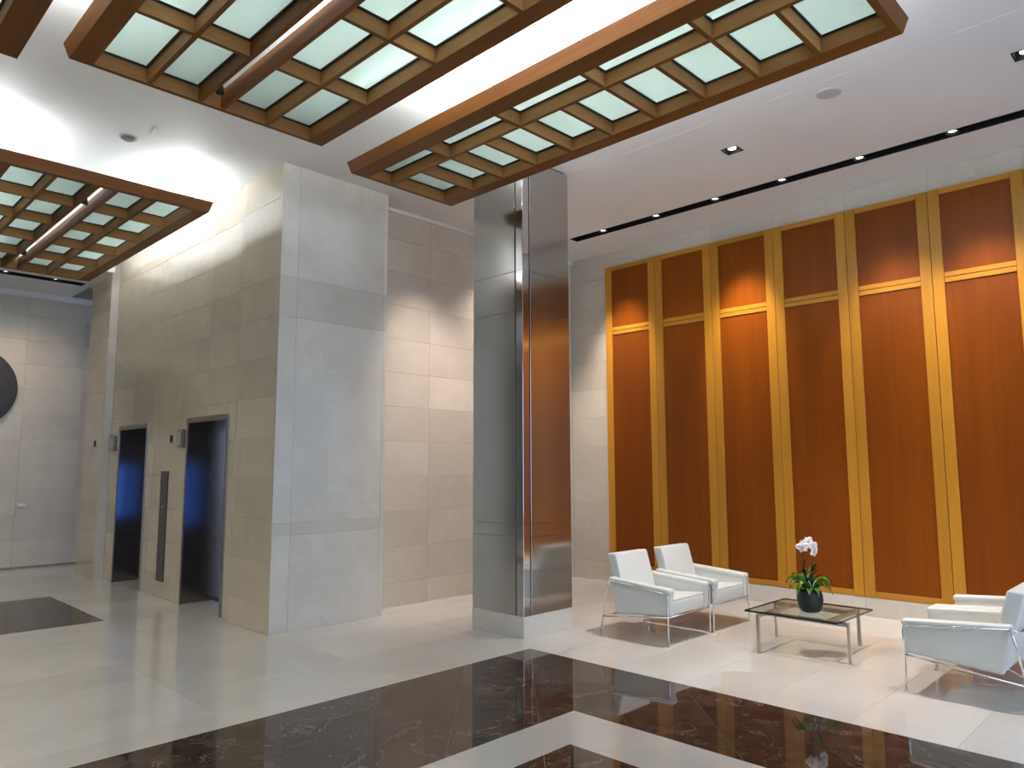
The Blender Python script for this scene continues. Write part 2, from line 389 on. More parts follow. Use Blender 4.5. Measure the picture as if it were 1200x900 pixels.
# alcove wall
back = struct(box('wall_back', 4.84, 8.7, 7.09 + T, 7.30, 0, CEIL, M['wall_grout']))
wall_slabs(back, 7.09, 1, -1, grid_rects(4.84, 8.5, 0, CEIL - 0.05, [5.735 + 0.9 * k for k in range(-1, 4)], ZS), M['wall_stone'])
struct(box('trim_2', 4.84, 8.5, 7.06, 7.10, CEIL - 0.05, CEIL, M['ceiling'], None, 0.008))

# right wall, with stone left of and above the wood panelling
RX = 8.5
right = struct(box('wall_right', RX + T, 8.7, -1.32, 7.30, 0, CEIL, M['wall_grout']))
wall_slabs(right, RX, 0, -1, grid_rects(6.41, 7.09, 0.0, CEIL, (), ZS), M['wall_stone'])
wall_slabs(right, RX, 0, -1, grid_rects(-1.3, 6.41, 4.515, CEIL, [6.404 - 0.855 * k for k in range(12)], ()), M['wall_stone'])
base_r = struct(box('baseboard_right', 8.47, RX + T, -1.3, 6.40, 0, 0.197, M['wall_grout']))
wall_slabs(base_r, 8.46, 0, -1, grid_rects(-1.3, 6.40, 0.0, 0.197, [6.404 - 1.71 * k for k in range(6)], ()), M['core_stone'])

# left wall and street front, out of frame
left = struct(box('wall_left', -5.2, -5.0, -4.0, 14.3, 0, CEIL_MID, M['core_stone']))
front = struct(box('wall_front', -5.2, 8.7, -4.0, -3.85, 4.3, CEIL_MID, M['core_stone']))
for k in range(8):
    struct(box('mullion', -5.0 + k * 1.93, -4.94 + k * 1.93, -4.0, -3.88, 0, 4.3, M['black'], front))
for k in range(3):
    struct(box('mullion', 8.56, 8.64, -3.95 + k * 1.28, -3.89 + k * 1.28, 0, 4.74, M['black'], front))

# ------------------------------------------------------------------ lift doors
for i, (ya, yb) in enumerate((D2, D1)):
    d = bpy.data.objects.new('door_%d' % (i + 1), None); C.objects.link(d); struct(d); d.location = (WX, (ya + yb) / 2, 0)
    XB = 4.07
    def P(o): return under(o, d)
    P(box('jamb', WX - 0.004, XB, yb - 0.004, yb + 0.02, 0, DH, M['bronze']))
    P(box('jamb', WX - 0.004, XB, ya - 0.02, ya + 0.004, 0, DH, M['bronze']))
    P(box('header', WX - 0.004, XB, ya, yb, DH - 0.004, DH + 0.02, M['bronze']))
    P(box('door_leaf', XB - 0.04, XB, (ya + yb) / 2 + 0.003, yb - 0.006, 0.006, DH - 0.006, M['bronze']))
    P(box('door_leaf', XB - 0.04, XB, ya + 0.006, (ya + yb) / 2 - 0.003, 0.006, DH - 0.006, M['bronze']))
    P(box('door_sill', XB - 0.12, XB, ya, yb, 0.0, 0.004, M['frame_metal']))
    P(box('added_blue_panel', XB - 0.20, XB - 0.08, ya + 0.003, ya + 0.010, 0.85, 1.65, M['blue_glow']))  # added glowing panel, hidden from view, throws blue on the far jamb
    # thin bright trim round the opening
    P(box('door_trim', WX - 0.012, WX + 0.002, yb - 0.03, yb + 0.004, 0, DH + 0.03, M['frame_metal']))
    P(box('door_trim', WX - 0.012, WX + 0.002, ya - 0.004, ya + 0.03, 0, DH + 0.03, M['frame_metal']))
    P(box('door_trim', WX - 0.012, WX + 0.002, ya + 0.03, yb - 0.03, DH - 0.03, DH + 0.03, M['frame_metal']))

# ------------------------------------------------------------------ floor
floor = struct(box('floor', -5.2, 8.7, -4.3, 14.3, -0.12, -0.004, M['grout']))
OUT = (1.0, 4.902, -1.1, 4.611)       # outer edge of the dark band, corner at (4.902, 4.611)
INN = (0.0, 3.888, -1.1, 3.259)       # pale band inside it
IN2 = (0.5, 3.417, -1.1, 2.897)       # dark field inside the pale band
LEFTD = (0.5, 2.655, 8.66, 10.765)    # dark field in the lift lobby
def prism(poly, z0, z1, name, mat, parent):
    bm = bmesh.new()
    a = [bm.verts.new((x, y, z0)) for x, y in poly]; b = [bm.verts.new((x, y, z1)) for x, y in poly]
    n = len(poly); bm.faces.new(b)
    for k in range(n): bm.faces.new((a[k], a[(k + 1) % n], b[(k + 1) % n], b[k]))
    bmesh.ops.recalc_face_normals(bm, faces=bm.faces[:])
    return bm_obj(name, bm, mat, parent)
def in_frame(x, y, marg=0.9):
    d = Vector((x, y, -H_EYE)); z = d.dot(FWD)
    if z < 0.4: return False
    px = 600 + 858 * d.dot(RIGHT) / z; py = 450 + 858 * d.dot(DOWN) / z
    m = 858 * marg / z
    return -m < px < 1200 + m and py < 900 + m
xs = [3.555 + 1.345 * k for k in range(-7, 5)]; ys = [6.70 + 0.603 * k for k in range(-18, 14)]
tile_me = {}
rest = bmesh.new()
for x0, x1 in zip(xs, xs[1:]):
    for y0, y1 in zip(ys, ys[1:]):
        x0c, x1c, y1c = max(x0, -5.0), min(x1, 8.5), min(y1, 14.11)
        rs = sub_rect(sub_rect([(x0c, x1c, y0, y1c)], (-5.0, OUT[1], -6, OUT[3])), LEFTD)
        for r in rs:
            cx, cy = (r[0] + r[1]) / 2, (r[2] + r[3]) / 2
            if cx > 4.25 and cy > 7.2: continue
            g = 0.0006
            if in_frame(cx, cy):
                key = (round(r[1] - r[0], 4), round(r[3] - r[2], 4))
                if key not in tile_me:
                    o = prism([(-key[0] / 2 + g, -key[1] / 2 + g), (key[0] / 2 - g, -key[1] / 2 + g), (key[0] / 2 - g, key[1] / 2 - g), (-key[0] / 2 + g, key[1] / 2 - g)], -0.004, 0, 'cream_floor_tile', M['floor_stone'], floor)
                    tile_me[key] = o.data
                else:
                    o = bpy.data.objects.new('cream_floor_tile', tile_me[key]); C.objects.link(o); o.parent = floor
                o.location = (cx, cy, 0)
            else:
                add_box(rest, r[0] + g, r[1] - g, r[2] + g, r[3] - g, -0.004, 0)
# pale cream stone out of frame on the near left, inside the band's field
for (a, b, c, d_) in ((-5.0, 1.0, -3.9, 4.611),):
    add_box(rest, a, b - 0.001, c, d_, -0.004, 0)
o = bm_obj('outer_floor_tiles', rest, M['floor_stone'], floor); o['kind'] = 'stuff'
# pale band between the dark fields
cuts_x = [3.888 - 1.2 * k for k in range(4)]
for b, a in zip(cuts_x, cuts_x[1:]):
    a = max(a, 1.0)
    prism([(a + .001, IN2[3]), (b - .001, IN2[3]), (b - .001, INN[3]), (a + .001, INN[3])], -0.004, 0, 'pale_band_tile', M['floor_stone'], floor)
cuts_y = [2.897 - 1.2 * k for k in range(4)]
for b, a in zip(cuts_y, cuts_y[1:]):
    prism([(IN2[1], a + .001), (INN[1], a + .001), (INN[1], b - .001), (IN2[1], b - .001)], -0.004, 0, 'pale_band_tile', M['floor_stone'], floor)

def clip(poly, axis, v, keep_less):
    out = []
    for i in range(len(poly)):
        p, q = poly[i], poly[(i + 1) % len(poly)]
        ip = (p[axis] <= v) == keep_less; iq = (q[axis] <= v) == keep_less
        if ip: out.append(p)
        if ip != iq:
            t = (v - p[axis]) / (q[axis] - p[axis]); out.append((p[0] + t * (q[0] - p[0]), p[1] + t * (q[1] - p[1])))
    return out
def clip_rect(poly, r):
    for ax, v, less in ((0, r[0], False), (0, r[1], True), (1, r[2], False), (1, r[3], True)):
        poly = clip(poly, ax, v, less)
        if len(poly) < 3: return None
    ar = 0
    for i in range(len(poly)):
        p, q = poly[i], poly[(i + 1) % len(poly)]; ar += p[0] * q[1] - p[1] * q[0]
    return poly if abs(ar) / 2 > 0.002 else None
S2 = 2 ** 0.5
PIT = 0.5455
def diag_cells():
    for iu in range(-16, 12):
        for iv in range(-6, 20):
            u0, u1 = 0.206 + iu * PIT + 0.0016, 0.206 + (iu + 1) * PIT - 0.0016
            v0, v1 = 5.67 + (iv - 10) * PIT + 0.0006, 5.67 + (iv - 9) * PIT - 0.0006
            yield [((u + v) / S2, (v - u) / S2) for u, v in ((u0, v0), (u1, v0), (u1, v1), (u0, v1))]
def dark_tiles(regions):
    for cell in diag_cells():
        cx, cy = sum(p[0] for p in cell) / 4, sum(p[1] for p in cell) / 4
        if not in_frame(cx, cy, 0.6): continue
        polys = [q for q in (clip_rect(cell, r) for r in regions) if q]
        if not polys: continue
        bm = bmesh.new()
        for poly in polys:
            a = [bm.verts.new((x - cx, y - cy, -0.004)) for x, y in poly]; b = [bm.verts.new((x - cx, y - cy, 0)) for x, y in poly]
            bm.faces.new(b)
            for k in range(len(poly)): bm.faces.new((a[k], a[(k + 1) % len(poly)], b[(k + 1) % len(poly)], b[k]))
        bmesh.ops.recalc_face_normals(bm, faces=bm.faces[:])
        o = bm_obj('dark_floor_tile', bm, M['dark_stone'], floor); o.location = (cx, cy, 0)
dark_tiles([(1.0, OUT[1], INN[3], OUT[3]), (INN[1], OUT[1], -1.1, INN[3])])
dark_tiles([IN2])
def diag_cells():
    for iu in range(-18, 4):
        for iv in range(0, 26):
            u0, u1 = 0.206 + iu * PIT + 0.0012, 0.206 + (iu + 1) * PIT - 0.0012
            v0, v1 = 5.67 + (iv - 4) * PIT + 0.0006, 5.67 + (iv - 3) * PIT - 0.0006
            yield [((u + v) / S2, (v - u) / S2) for u, v in ((u0, v0), (u1, v0), (u1, v1), (u0, v1))]
dark_tiles([LEFTD])
box('dark_floor_bed', LEFTD[0], LEFTD[1], LEFTD[2], LEFTD[3], -0.0045, -0.0035, M['dark_stone'], floor)

# ------------------------------------------------------------------ ceiling
STEP_X = 5.85
SLOT = (7.587, 7.757, -1.2, 6.345)
DL = [(6.538, 3.342), (6.538, 0.9), (7.2, 6.3)]
LOB = [(x, y) for x, y in LOBBY if y < 11]
bm = bmesh.new()
rs = sub_rect([(STEP_X, 8.7, -4.0, 7.3)], SLOT)
for (x, y) in DL: rs = sub_rect(rs, (x - .085, x + .085, y - .085, y + .085))
rs.append((4.84, STEP_X, 5.9, 7.3))
rs = sub_rect(rs, (5.35 - .085, 5.35 + .085, 6.0 - .085, 6.0 + .085))
for r in rs: add_box(bm, *r, CEIL, CEIL + 0.12)
rs = [(-5.2, STEP_X, -4.0, 5.9), (-5.2, 4.84, 5.9, 11.75), (3.4, 4.84, 11.75, 14.3)]
for (x, y) in LOB: rs = sub_rect(rs, (x - .085, x + .085, y - .085, y + .085))
for r in rs: add_box(bm, *r, CEIL_MID, CEIL_MID + 0.12)
FSLOT = (-2.0, 3.36, 12.77, 12.98)
ceil = struct(bm_obj('ceiling', bm, M['ceiling']))
struct(box('ceiling_far', -5.2, 3.47, 11.75, FSLOT[2] - .004, 4.51, 4.63, M['ceiling']))
struct(box('ceiling_far', -5.2, 3.47, FSLOT[3] + .004, 14.3, 4.51, 4.63, M['ceiling']))
struct(box('ceiling_far', FSLOT[1] + .004, 3.47, FSLOT[2], FSLOT[3], 4.51, 4.63, M['ceiling']))
struct(box('ceiling_far', -5.2, FSLOT[0] - .004, FSLOT[2], FSLOT[3], 4.51, 4.63, M['ceiling']))
struct(box('trim_3', -5.2, 3.47, 11.75, 11.80, 4.63, CEIL_MID, M['ceiling']))

def round_disc(name, loc, r, h, mat, parent=None, n=28, rim=0.0015):
    bm = bmesh.new(); add_lathe(bm, [(r, 0), (r, -h + rim), (r - rim, -h)], 0, 0, 0, n)
    o = bm_obj(name, bm, mat, parent); o.location = loc
    return o

def trough(name, r, z, label, lamps, axis):
    """black recessed channel (r = x0,x1,y0,y1, mouth at z) with round lamps"""
    x0, x1, y0, y1 = r
    t = thing(name, label, 'light', ((x0 + x1) / 2, (y0 + y1) / 2, z))
    bm = bmesh.new(); k = 0.004; hh = 0.10
    add_box(bm, x0 + k, x1 - k, y0 + k, y1 - k, z + hh - 0.01, z + hh)
    add_box(bm, x0, x0 + k, y0, y1, z - 0.003, z + hh); add_box(bm, x1 - k, x1, y0, y1, z - 0.003, z + hh)
    add_box(bm, x0, x1, y0, y0 + k, z - 0.003, z + hh); add_box(bm, x0, x1, y1 - k, y1, z - 0.003, z + hh)
    under(bm_obj('channel', bm, M['black']), t)
    for (lx, ly) in lamps:
        bm = bmesh.new(); add_lathe(bm, [(0.030, 0.05), (0.055, 0.0), (0.060, 0.0), (0.060, 0.085), (0.030, 0.085)], 0, 0, 0, 24)
        s = bm_obj('lamp_housing', bm, M['black']); s.location = (lx, ly, z + 0.005); under(s, t)
        lens = round_disc('lamp_lens', (0, 0, 0.03), 0.036, 0.014, M['lens'], s, 24)
    return t
trough('light_slot', SLOT, CEIL, 'long black recessed light slot in the ceiling beside the wood panelling', [(7.67, w_[0]) for w_ in WASH], 1)
trough('light_slot', FSLOT, 4.51, 'short black recessed light slot in the ceiling before the dark round disc', [(2.96, 12.875), (2.31, 12.875), (1.4, 12.875)], 0)

def square_downlight(x, y, z, label):
    t = thing('square_downlight', label, 'light', (x, y, z), 'square recessed downlights')
    bm = bmesh.new(); a, k, hh = 0.085, 0.012, 0.09
    for (p, q, r, s) in ((-a, -a + k, -a, a), (a - k, a, -a, a), (-a + k, a - k, -a, -a + k), (-a + k, a - k, a - k, a)): add_box(bm, p, q, r, s, -0.003, hh)
    add_box(bm, -a + k, a - k, -a + k, a - k, hh - 0.01, hh)
    bm_obj('housing', bm, M['black'], t)
    round_disc('lamp_lens', (0, 0, 0.035), 0.040, 0.02, M['lens'], t, 24)
square_downlight(*DL[0], CEIL, 'small square black downlight in the ceiling above the glass table')
square_downlight(*DL[1], CEIL, 'small square black downlight above the single near right armchair')
for (lx, ly), wh in zip(LOB, ('nearest the street front', 'before the stone core', 'farthest from the street front')): square_downlight(lx, ly, CEIL_MID, 'square black downlight in the lift lobby, left outside the picture, ' + wh)
square_downlight(5.35, 6.0, CEIL, 'small square black downlight in front of the alcove wall, left of the steel column')
square_downlight(7.2, 6.3, CEIL, 'small square black downlight in front of the alcove wall, behind the steel column')

sp = thing('ceiling_speaker', 'round pale grey ceiling speaker near the stepped ceiling edge', 'speaker', (6.076, 2.212, CEIL))
round_disc('grille', (0, 0, 0), 0.088, 0.007, M['grey_plastic'], sp, 32)
bm = bmesh.new(); add_lathe(bm, [(0.089, 0), (0.100, 0), (0.100, -0.003), (0.089, -0.004)], 0, 0, 0, 32); bm_obj('trim_ring', bm, M['grey_plastic'], sp)
sd = thing('smoke_detector', 'grey round smoke detector on the bare ceiling between two hanging wooden frames', 'detector', (2.20, 7.30, CEIL_MID))
bm = bmesh.new(); add_lathe(bm, [(0.065, 0), (0.065, -0.012), (0.045, -0.026), (0.02, -0.028)], 0, 0, 0, 24); bm_obj('detector_body', bm, M['dark_plastic'], sd)
round_disc('detector_base', (0, 0, 0), 0.085, 0.006, M['grey_plastic'], sd, 24)
for (x, y, z, lab) in ((6.82, 1.545, CEIL, 'flat white sprinkler cover on the ceiling between speaker and black light slot'), (6.81, 5.158, CEIL, 'flat white sprinkler cover on the ceiling beside the steel column'), (2.05, 6.80, CEIL_MID, 'flat white sprinkler cover on the ceiling beside the smoke detector')):
    o = round_disc('sprinkler_cover', (x, y, z), 0.045, 0.004, M['ceiling']); tag(o, lab, 'sprinkler', 'ceiling sprinkler covers')
st = thing('ceiling_fitting', 'tiny white bar fitting on the ceiling beside the smoke detector', 'fitting', (2.314, 6.978, CEIL_MID))
under(box('bar', 2.305, 2.325, 6.91, 7.04, CEIL_MID - 0.018, CEIL_MID, M['white_plastic'], None, 0.005), st)

# ------------------------------------------------------------------ hanging frames with frosted glass
def shade_underside(o, mat):
    """underside of a bar in the darker wood, its shade painted in"""
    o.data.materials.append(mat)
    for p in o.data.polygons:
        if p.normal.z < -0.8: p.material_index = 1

def canopy(label, x0, x1, y0, y1, fx0, fx1, fy, xb, cols, tubes, rods, slot=None, heads=()):
    """x0..y1 underside outline; fx0/fx1/fy board widths; xb lengthwise bar centres; cols = [(xa, xb, n panes)]; slot = (xa, xb)"""
    t = thing('ceiling_frame', label, 'ceiling frame', ((x0 + x1) / 2, (y0 + y1) / 2, ZC), 'wooden ceiling frames with frosted glass')
    hh, fl, bw = 0.105, 0.03, 0.032
    ob = [(x0, y0), (x1, y0), (x1, y1), (x0, y1)]; ot = [(x0 - fl, y0 - fl), (x1 + fl, y0 - fl), (x1 + fl, y1 + fl), (x0 - fl, y1 + fl)]
    ib = [(x0 + fx0, y0 + fy), (x1 - fx1, y0 + fy), (x1 - fx1, y1 - fy), (x0 + fx0, y1 - fy)]
    for k in range(4):
        j = (k + 1) % 4; bm = bmesh.new()
        hexa(bm, [(*ob[k], ZC), (*ob[j], ZC), (*ib[j], ZC), (*ib[k], ZC), (*ot[k], ZC + hh), (*ot[j], ZC + hh), (*ib[j], ZC + 0.14), (*ib[k], ZC + 0.14)])
        sb = under(bm_obj('side_board', bm, M['frame_x'] if k % 2 == 0 else M['frame_y']), t)
        sb.data.materials.append(M['lit_wood_x'] if k % 2 == 0 else M['lit_wood_y'])
        cc = Vector(((x0 + x1) / 2, (y0 + y1) / 2, ZC)); mid = Vector(((ob[k][0] + ob[j][0]) / 2, (ob[k][1] + ob[j][1]) / 2, ZC))
        for p in sb.data.polygons:
            if abs(p.normal.z) < 0.3 and p.normal.dot(cc - mid) > 0.7 * (cc - mid).length: p.material_index = 1  # inner faces take the lighter wood, pane light put into the colour
    xi0, xi1, yi0, yi1 = x0 + fx0, x1 - fx1, y0 + fy, y1 - fy
    for ib_, x in enumerate(xb):
        lb = under(box('long_bar', x - bw / 2, x + bw / 2, yi0, yi1, ZC + 0.002, ZC + 0.138, M['frame_y'] if slot and ib_ in (1, 2) else M['lit_wood_y']), t); shade_underside(lb, M['frame_y'])  # slot bars wholly in the darker wood, shade put into their colour
    me_p, me_g = {}, {}
    for (xa, xc, n) in cols:
        L = (yi1 - yi0) / n
        for k in range(n):
            ya, yb = yi0 + k * L + (bw / 2 if k else 0), yi0 + (k + 1) * L - (bw / 2 if k < n - 1 else 0)
            if k: shade_underside(under(box('cross_bar', xa, xc, ya - bw, ya, ZC + 0.004, ZC + 0.136, M['lit_wood_x']), t), M['frame_x'])
            cx, cy, w_, l_ = (xa + xc) / 2, (ya + yb) / 2, xc - xa, yb - ya
            key = (round(w_, 3), round(l_, 3))
            if key not in me_p:
                b1 = bmesh.new(); add_box(b1, -w_ / 2 + .002, w_ / 2 - .002, -l_ / 2 + .002, l_ / 2 - .002, 0, 0.006)
                p = bm_obj('glass_pane', b1, M['pane']); me_p[key] = p.data
                b2 = bmesh.new(); g = 0.016; z_ = -0.009
                add_box(b2, -w_ / 2, -w_ / 2 + g, -l_ / 2, l_ / 2, z_, 0); add_box(b2, w_ / 2 - g, w_ / 2, -l_ / 2, l_ / 2, z_, 0)
                add_box(b2, -w_ / 2 + g, w_ / 2 - g, -l_ / 2, -l_ / 2 + g, z_, 0); add_box(b2, -w_ / 2 + g, w_ / 2 - g, l_ / 2 - g, l_ / 2, z_, 0)
                q = bm_obj('gasket', b2, M['gasket']); me_g[key] = q.data
            else:
                p = bpy.data.objects.new('glass_pane', me_p[key]); C.objects.link(p)
                q = bpy.data.objects.new('gasket', me_g[key]); C.objects.link(q)
            p.location = (cx, cy, ZC + 0.112); under(p, t); q.parent = p
    if slot:
        xm = (slot[0] + slot[1]) / 2
        tr = under(box('light_track', xm - 0.012, xm + 0.012, yi0, yi1, ZC + 0.105, ZC + 0.125, M['satin']), t)
        for hy in heads:
            bm = bmesh.new(); add_lathe(bm, [(0.012, 0.05), (0.020, 0.04), (0.032, -0.02), (0.026, -0.02)], 0, 0, 0, 14)
            h = bm_obj('spot_head', bm, M['black']); h.location = (xm, hy, ZC + 0.065); under(h, t)
    for (tx, ya, yb, pw) in tubes:
        under(tube('fluorescent_tube', [(tx, ya, ZC + 0.158), (tx, yb, ZC + 0.158)], 0.013, M['tube']), t)
        o = area_light('tube_light', (tx, (ya + yb) / 2, ZC + 0.175), (0, 0, 1), 0.05, yb - ya, pw * (yb - ya), TUBE)
        o.rotation_euler = (math.pi, 0, 0)
    for (rx, ry) in rods:
        under(tube('hanger_rod', [(rx, ry, ZC + 0.10), (rx, ry, CEIL_MID)], 0.005, M['satin'], None, 8), t)
    return t
TP = 36.0
canopy('long wooden ceiling frame with one narrow and one wide row of frosted panes, beside the steel column', 3.53, 4.72, 1.255, 5.51, 0.16, 0.14, 0.045, [3.955],
       [(3.69, 3.955 - .016, 5), (3.955 + .016, 4.58, 10)], [(3.74, 1.1, 4.45, TP), (4.62, 1.3, 5.3, TP * .16)], [(3.545, 3.67), (3.545, 2.87), (3.545, 1.6), (4.7, 1.6), (4.7, 5.2)])
canopy('wide wooden ceiling frame with a central light slot, over the lobby before the stone core', 1.185, 3.042, 1.15, 5.205, 0.135, 0.135, 0.04, [1.668, 2.022, 2.188, 2.54],
       [(1.32, 1.652, 5), (1.684, 2.006, 5), (2.204, 2.524, 5), (2.556, 2.907, 5)], [(2.82, 1.1, 4.35, TP * 1.1), (1.26, 1.1, 5.0, TP * .6)], [(1.3, 2.8), (1.3, 4.9), (2.95, 1.6), (2.95, 4.9)], (2.04, 2.17), (5.03, 3.45))
canopy('wooden ceiling frame with a central light slot, hanging before the lift doors', 1.185, 3.05, 7.43, 11.485, 0.135, 0.135, 0.06, [1.668, 2.022, 2.188, 2.54],
       [(1.32, 1.652, 5), (1.684, 2.006, 5), (2.204, 2.524, 5), (2.556, 2.907, 5)], [(2.95, 7.55, 11.4, TP * .5), (1.26, 7.55, 11.4, TP * .6)], [(1.3, 8.0), (1.3, 11.0), (2.95, 8.0), (2.95, 11.0)], (2.04, 2.17), (8.22, 10.75))
canopy('ceiling frame of which only a corner shows at the top left of the picture', -0.24, 0.95, 1.255, 5.45, 0.14, 0.16, 0.045, [0.525],
       [(-0.10, 0.509, 10), (0.541, 0.79, 5)], [(0.84, 1.1, 5.1, TP * .5)], [(-0.2, 2.0), (-0.2, 5.0), (0.92, 2.0), (0.92, 5.0)])

# ------------------------------------------------------------------ steel column
CX0, CX1, CY0, CY1 = 5.12, 5.835, 4.89, 5.613
col = thing('steel_column', 'square column clad in brushed stainless steel on a pale stone base', 'column', ((CX0 + CX1) / 2, (CY0 + CY1) / 2, 0))
under(box('core', CX0 + .03, CX1 - .03, CY0 + .03, CY1 - .03, 0.19, CEIL, M['gasket']), col)
under(box('base_block', CX0, CX1, CY0, CY1, 0, 0.197, M['core_stone'], None, 0.002, 1), col)
zc = [0.197, 0.935, 1.055, 3.15, 3.55, CEIL_MID - 0.02]
for a, b in zip(zc, zc[1:]):
    g = 0.002
    b_ = b - g
    for (n_, r) in (('x', (CX0 + .004, CX0 + .03, CY0 + .112, CY1 - .004)), ('y', (CX0 + .112, CX1 - .004, CY0 + .004, CY0 + .03)), ('x', (CX1 - .03, CX1 - .004, CY0 + .031, CY1 - .112)), ('y', (CX0 + .031, CX1 - .112, CY1 - .03, CY1 - .004))):
        under(box('steel_panel', *r, a, b_, M['steel'], None, 0.003, 2), col)
    for (sx, sy, px, py) in ((1, 1, CX0, CY0), (-1, -1, CX1, CY1)):
        bm = bmesh.new(); q = 0.004
        pts = [(q, q), (0.098, q), (0.098, 0.028), (0.028, 0.028), (0.028, 0.098), (q, 0.098)]
        lo = [bm.verts.new((px + sx * x, py + sy * y, a)) for x, y in pts]; hi = [bm.verts.new((px + sx * x, py + sy * y, b_)) for x, y in pts]
        bm.faces.new(lo); bm.faces.new(hi)
        for k in range(6): bm.faces.new((lo[k], lo[(k + 1) % 6], hi[(k + 1) % 6], hi[k]))
        bmesh.ops.recalc_face_normals(bm, faces=bm.faces[:])
        bmesh.ops.bevel(bm, geom=[e for e in bm.edges if abs(e.verts[0].co.z - e.verts[1].co.z) > 0.05], offset=0.005, segments=3, profile=0.5, affect='EDGES')
        under(bm_obj('corner_post', bm, M['steel_bright']), col)

# ------------------------------------------------------------------ wood panelling
wp = thing('wood_panelling', 'tall red brown wood panels framed by golden oak strips on the right wall', 'panelling', (8.48, 2.1, 0.2))
ZB, ZT, PITW = 0.20, 4.507, 0.8555
under(box('backing_board', 8.485, RX + T - .001, 6.404 - 9 * PITW, 6.404, ZB + .001, ZT - .001, M['panel_wood']), wp)
def put(name, y0, y1, z0, z1, mat, x0=8.455, bev=0.002):
    return under(box(name, x0, 8.486, y0 + .0012, y1 - .0012, z0 + .0012, z1 - .0012, mat, None, bev, 1), wp)
for k in range(9):
    yl = 6.404 - k * PITW; yr = yl - PITW
    sw = 0.112
    put('stile', yl - sw, yl - 0.002, ZB, ZT, M['stile_wood']); put('stile', yr + 0.002, yr + sw, ZB, ZT, M['stile_wood'])
    a, b = yr + sw, yl - sw
    put('upper_panel', a, b, 3.605, ZT - .062, M['panel_wood'], 8.472, 0.0); put('lower_panel', a, b, ZB + .065, 3.495, M['panel_wood'], 8.472, 0.0)
    put('top_rail', a, b, ZT - .062, ZT, M['rail_wood'], 8.460); put('bottom_rail', a, b, ZB, ZB + .065, M['rail_wood'], 8.460)
    put('middle_rail', a, b, 3.552, 3.605, M['rail_wood'], 8.460); put('middle_rail', a, b, 3.495, 3.548, M['rail_wood'], 8.460)

# ------------------------------------------------------------------ lift lobby fittings
cp = thing('call_panel', 'tall narrow dark metal call panel between the two lift doors', 'panel', (WX, 9.70, 0.2))
under(box('face_plate', WX - 0.012, WX + .002, 9.575, 9.81, 0.20, 1.563, M['call_plate'], None, 0.003, 1), cp)
for z in (1.02, 1.12):
    b_ = bmesh.new(); add_lathe(b_, [(0.018, 0), (0.018, 0.006), (0.014, 0.008)], 0, 0, 0, 16)
    o = bm_obj('button', b_, M['steel_bright']); o.rotation_euler = (0, -math.pi / 2, 0); o.location = (WX - 0.012, 9.69, z); under(o, cp)
for (y0, y1, lab) in ((9.10, 9.25, 'small framed floor indicator box on the wall beside the near lift door'), (11.56, 11.76, 'small framed floor indicator box on the wall beside the far lift door')):
    t = thing('floor_indicator', lab, 'indicator', (WX, (y0 + y1) / 2, 1.95), 'lift floor indicators')
    under(box('casing', WX - 0.05, WX, y0, y1, 1.85, 2.07, M['frame_metal'], None, 0.004, 1), t)
    under(box('display', WX - 0.053, WX - 0.048, y0 + .03, y1 - .03, 1.88, 2.04, M['grey_plastic']), t)
for (x, y, lab) in ((WX, 9.54, 'tiny dark key switch on the wall between the lift doors'), (3.47, 12.2, 'tiny dark key switch on the far stone pier')):
    o = box('key_switch', x - 0.012, x, y - .03, y + .03, 1.92, 2.01, M['black'], None, 0.003, 1); tag(o, lab, 'switch', 'key switches in the lift lobby')
# dark disc on the far wall
dsc = thing('wall_disc', 'large dark grey round relief disc on the far stone wall', 'wall art', (2.15, 14.1, 2.87))
bm = bmesh.new(); add_lathe(bm, [(0.60, 0.0), (0.655, 0.0), (0.66, 0.02), (0.655, 0.055), (0.56, 0.062)], 0, 0, 0, 72)
o = bm_obj('rim', bm, M['disc'], dsc); o.rotation_euler = (math.pi / 2, 0, 0)
bm = bmesh.new(); add_lathe(bm, [(0.565, 0.01), (0.555, 0.05), (0.4, 0.056), (0.38, 0.05), (0.2, 0.052), (0.05, 0.06)], 0, 0, 0, 64)
o = bm_obj('dial', bm, M['disc'], dsc); o.rotation_euler = (math.pi / 2, 0, 0)
for i, (x, lab) in enumerate(((2.98, 'tiny white plaque low on the far wall, the one nearer the lift lobby pier'), (2.62, 'tiny white plaque low on the far wall, the one under the dark disc'))):
    o = box('wall_plaque', x - .05, x + .05, 14.085, 14.101, 0.985, 1.03, M['white_plastic'], None, 0.003, 1); tag(o, lab, 'plaque', 'plaques on the far wall')

